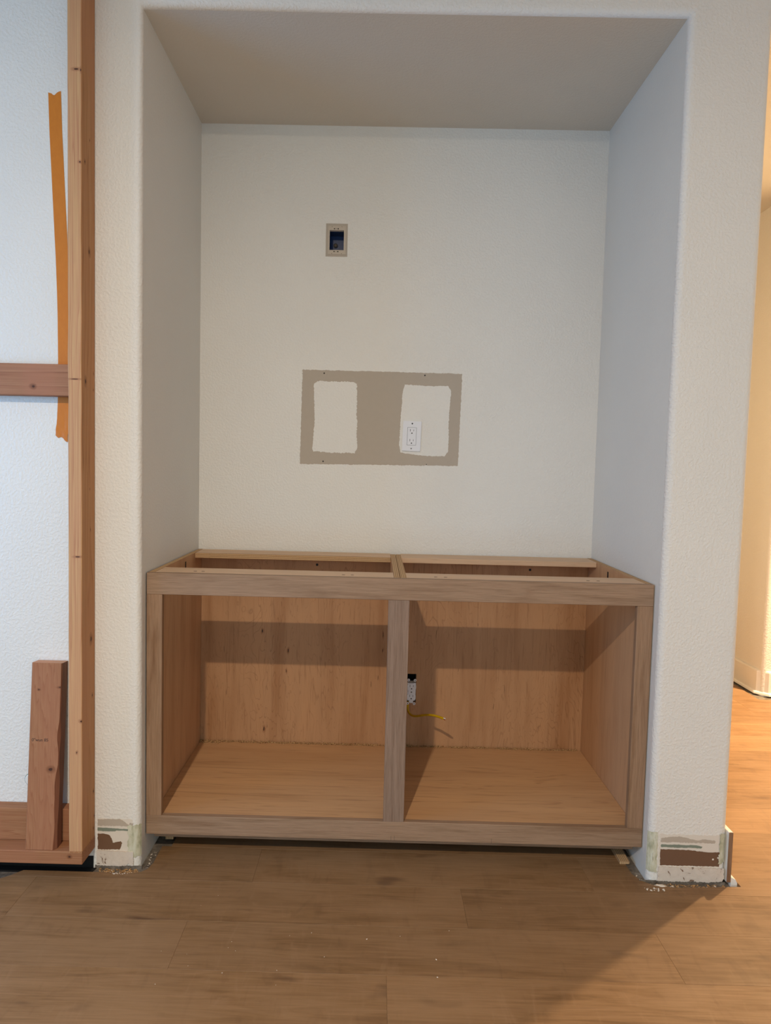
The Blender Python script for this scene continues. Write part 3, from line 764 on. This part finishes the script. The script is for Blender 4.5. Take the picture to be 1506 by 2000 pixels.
# offcut leaning on the wall
oc = empty('lumber_offcut', (-.257, -.065, .0955), 'short reddish lumber offcut standing on the bottom plate and leaning against the wall', 'lumber')
bm = bmesh.new(); Wd, Th, Ln = .088, .038, .535
NZ = 44; ring = []
for j in range(NZ+1):
    z = Ln*j/NZ
    wn = max(0, noise.noise(Vector((3.3, 0, z*14)))+.25)*.010*(1 if z < Ln*.80 else .2)+.002
    pts = [(-Wd/2+.002, 0), (-Wd/2, .002), (-Wd/2, Th-.002), (-Wd/2+.002, Th), (Wd/2-.002, Th), (Wd/2, Th-.003), (Wd/2, wn*1.2+.001), (Wd/2-wn, 0)]
    ring.append([bm.verts.new((x, y, z)) for x, y in pts])
for j in range(NZ):
    for i in range(8): bm.faces.new((ring[j][i], ring[j][(i+1) % 8], ring[j+1][(i+1) % 8], ring[j+1][i]))
bm.faces.new(ring[0][::-1]); bm.faces.new(ring[-1])
o = from_bm('board', bm, [M['fir_cut'], M['fir_cut_dark'], M['endgrain']])
face_mats(o, [(lambda n, c: n.x > .3, 1), (lambda n, c: abs(n.z) > .8, 2)])
L = [o]
stamp('0"wun 85', .0125, (-.012, -.0002, .313), Matrix.Rotation(math.pi/2, 4, 'X'), L)
Mx = Matrix.Translation((-.257, -.0865, .0962)) @ Matrix.Rotation(-math.atan2(.047, .533), 4, 'X')
for q in L: q.data.transform(Mx)
reparent(oc, L)

# orange tape on the wall
cl = [(2.247, -.244), (2.136, -.241), (1.967, -.2335), (1.79, -.2255), (1.70, -.2225), (1.625, -.221), (1.508, -.2205), (1.40, -.2215), (1.333, -.224), (1.30, -.2275), (1.284, -.229)]
def cxz(z):
    for (z0, x0), (z1, x1) in zip(cl[:-1], cl[1:]):
        if z <= z0 and z >= z1: return x0+(x1-x0)*(z0-z)/(z0-z1)
    return cl[0][1] if z > cl[0][0] else cl[-1][1]
bm = bmesh.new(); grid = []; NZ = 120; NX = 8; rs = random.Random(2)
for j in range(NZ+1):
    row = []
    for i in range(NX+1):
        t = i/NX
        ztop = 2.247-.009*math.exp(-((t-.45)/.2)**2)+.004*(t-.3)+rs.uniform(-.0008, .0008)
        zbot = 1.288-.016*t-.004*math.sin(t*9)+rs.uniform(-.001, .001)
        z = ztop+(zbot-ztop)*j/NZ
        x = cxz(z)+(t-.5)*.036*(1-.0*(z < 1.34))
        cr = max(0, (1.37-z)/.08)
        y = -.0007-.0035*min(1, cr)*max(0, .5+noise.noise(Vector((x*120, z*60+x*60, 1))))
        row.append(bm.verts.new((x, y, z)))
    grid.append(row)
for j in range(NZ):
    for i in range(NX): bm.faces.new((grid[j][i], grid[j][i+1], grid[j+1][i+1], grid[j+1][i]))
o = from_bm('masking_tape', bm, M['tape'], smooth=True)
o['label'] = 'long strip of orange masking tape stuck vertically to the wall beside the stud'; o['category'] = 'tape'

# small round cover half hidden behind the offcut
wc = empty('wall_cover', (-.327, -.001, .261), 'small round wall cover half hidden behind the leaning offcut', 'wall cover')
a = disc_y('rim', -.327, 0, .261, .0195, .002, M['green'], None, 32); b = disc_y('cap', -.327, -.002, .261, .0175, .0015, M['swatch'], None, 32)
reparent(wc, [a, b])
